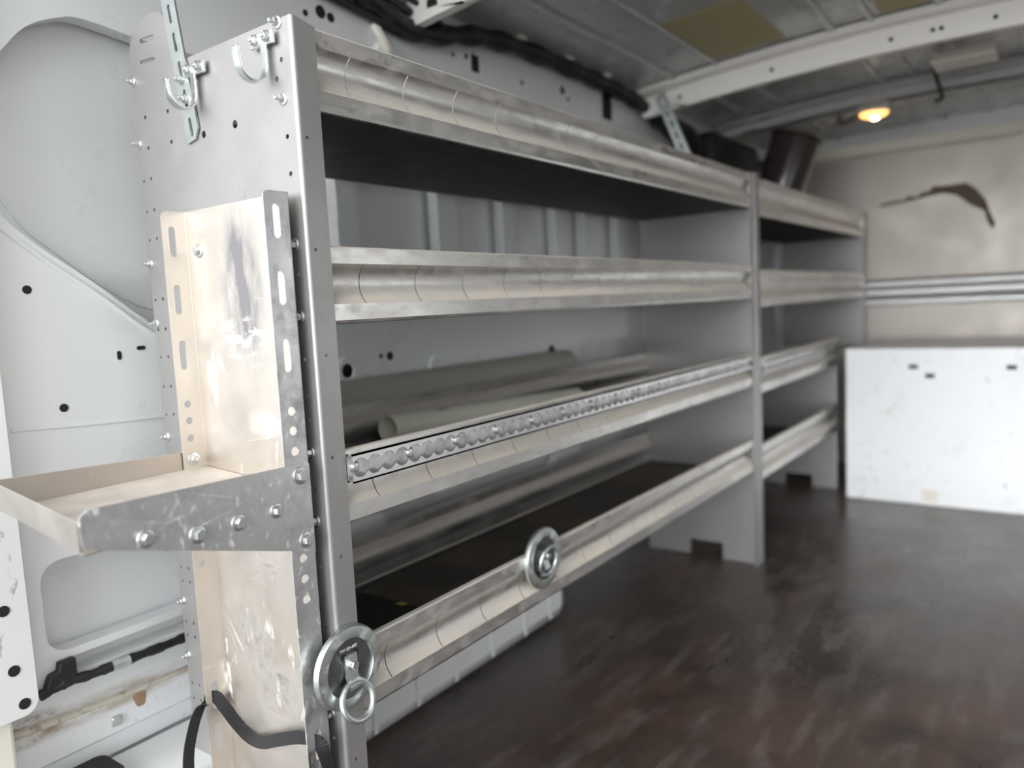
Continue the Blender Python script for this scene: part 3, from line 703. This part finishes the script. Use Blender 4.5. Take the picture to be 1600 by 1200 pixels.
rbk = tag(obj('roof_bracket', MB().box(.392, .560, 2.07, 2.19, 1.478, 1.51), M['cream'], bevel=.004), 'pale rectangular bracket on the roof between the two front beams', 'bracket')
for lab, pts in (('black cable clip hanging off the front roof beam beside the pale bracket', [(.385, 2.20, 1.50), (.385, 2.30, 1.478), (.38, 2.42, 1.468), (.375, 2.50, 1.462), (.35, 2.52, 1.46)]),
                 ('short black hook of cable under the roof beam right beside the dome lamp', [(.03, 2.53, 1.468), (.028, 2.56, 1.455), (.045, 2.585, 1.452), (.072, 2.60, 1.468)])):
    tag(obj('cable_clip', MB().tube(catmull(pts, 6), .007, 8), M['plug']), lab, 'clip', 'black clips at the front roof beam')

# ------------------------------------------------------------------ bits low on the left wall
fm = thing('wrapped_cable', 'ragged black foam-wrapped cord along the lower left wall', 'cable', (-.42, -.08, .30))
P = catmull([(-.424, -.186, .303), (-.420, -.15, .309), (-.420, -.11, .306), (-.420, -.06, .306), (-.421, .0, .304), (-.421, .08, .305), (-.421, .2, .305)], 8)
obj('cord', MB().tube(P, lambda i: .0072 + .0009*math.sin(i*1.1) + .0005*math.sin(i*2.9), 10), M['black'], fm)
obj('cord_clip', MB().plate([(-.180, .300), (-.135, .306), (-.135, .342), (-.158, .342), (-.160, .330), (-.172, .328), (-.178, .315)], [], lambda u, v, w: (-.430 + w, u, v), .014), M['black'], fm, bevel=.003)
obj('tape_band', MB().tube(P[20:25], .0092, 10), M['cast'], fm)
tag(obj('clip_nut', MB().box(-.455, -.447, -.081, -.066, .197, .212), M['cast'], bevel=.002), 'small square metal clip nut on the lower left wall', 'nut')
tag(obj('door_bumper', MB().plate(rrect(-.185, -.105, -.045, .03, .015), [], lambda u, v, w: (-.39 + v, u, .1505 + w), .022), M['plug'], bevel=.004), 'black rubber bumper at the bottom corner beside the rear pillar', 'bumper')

# ------------------------------------------------------------------ light
w = bpy.data.worlds.new('daylight'); scene.world = w; w.use_nodes = True
nt = w.node_tree; nt.nodes.clear()
o_ = nt.nodes.new('ShaderNodeOutputWorld'); bg = nt.nodes.new('ShaderNodeBackground'); nt.links.new(bg.outputs[0], o_.inputs[0])
tcw = nt.nodes.new('ShaderNodeTexCoord'); dt = nt.nodes.new('ShaderNodeVectorMath'); dt.operation = 'DOT_PRODUCT'
sky_dir = Vector((.05, -1, .12)).normalized()          # bright sky patch added behind the open rear doors to lift the white box
dt.inputs[1].default_value = sky_dir; nt.links.new(tcw.outputs['Generated'], dt.inputs[0])
mr = nt.nodes.new('ShaderNodeMapRange'); mr.interpolation_type = 'SMOOTHSTEP'; nt.links.new(dt.outputs['Value'], mr.inputs[0])
mr.inputs[1].default_value = SKY_IN; mr.inputs[2].default_value = 1.0; mr.inputs[3].default_value = SKY_BASE; mr.inputs[4].default_value = SKY_PEAK
bg.inputs[0].default_value = (.95, .975, 1.0, 1); nt.links.new(mr.outputs[0], bg.inputs[1])

# ------------------------------------------------------------------ camera
R = ((0.809146334441788, 0.5855448897735135, -0.04918731055286993), (0.02012513331362878, -0.11127413088209478, -0.993585953405914), (-0.587262452799776, 0.8029665309690291, -0.10182122408924586))
C = (0.73952994, -0.6096666, 0.818512)
cam = bpy.data.cameras.new('camera'); co = bpy.data.objects.new('camera', cam); COL.objects.link(co)
m = Matrix((R[0], [-a for a in R[1]], [-a for a in R[2]])).transposed().to_4x4(); m.translation = Vector(C)
co.matrix_world = m
cam.sensor_width = 36; cam.lens = 1190.08/1600*36; cam.clip_start = .02
cam.dof.use_dof = True; cam.dof.focus_distance = 1.0; cam.dof.aperture_fstop = 2.2
scene.camera = co
scene.view_settings.view_transform = 'Standard'; scene.view_settings.look = 'None'; scene.view_settings.gamma = 1
scene.view_settings.use_curve_mapping = False
scene.view_settings.exposure = 0.0
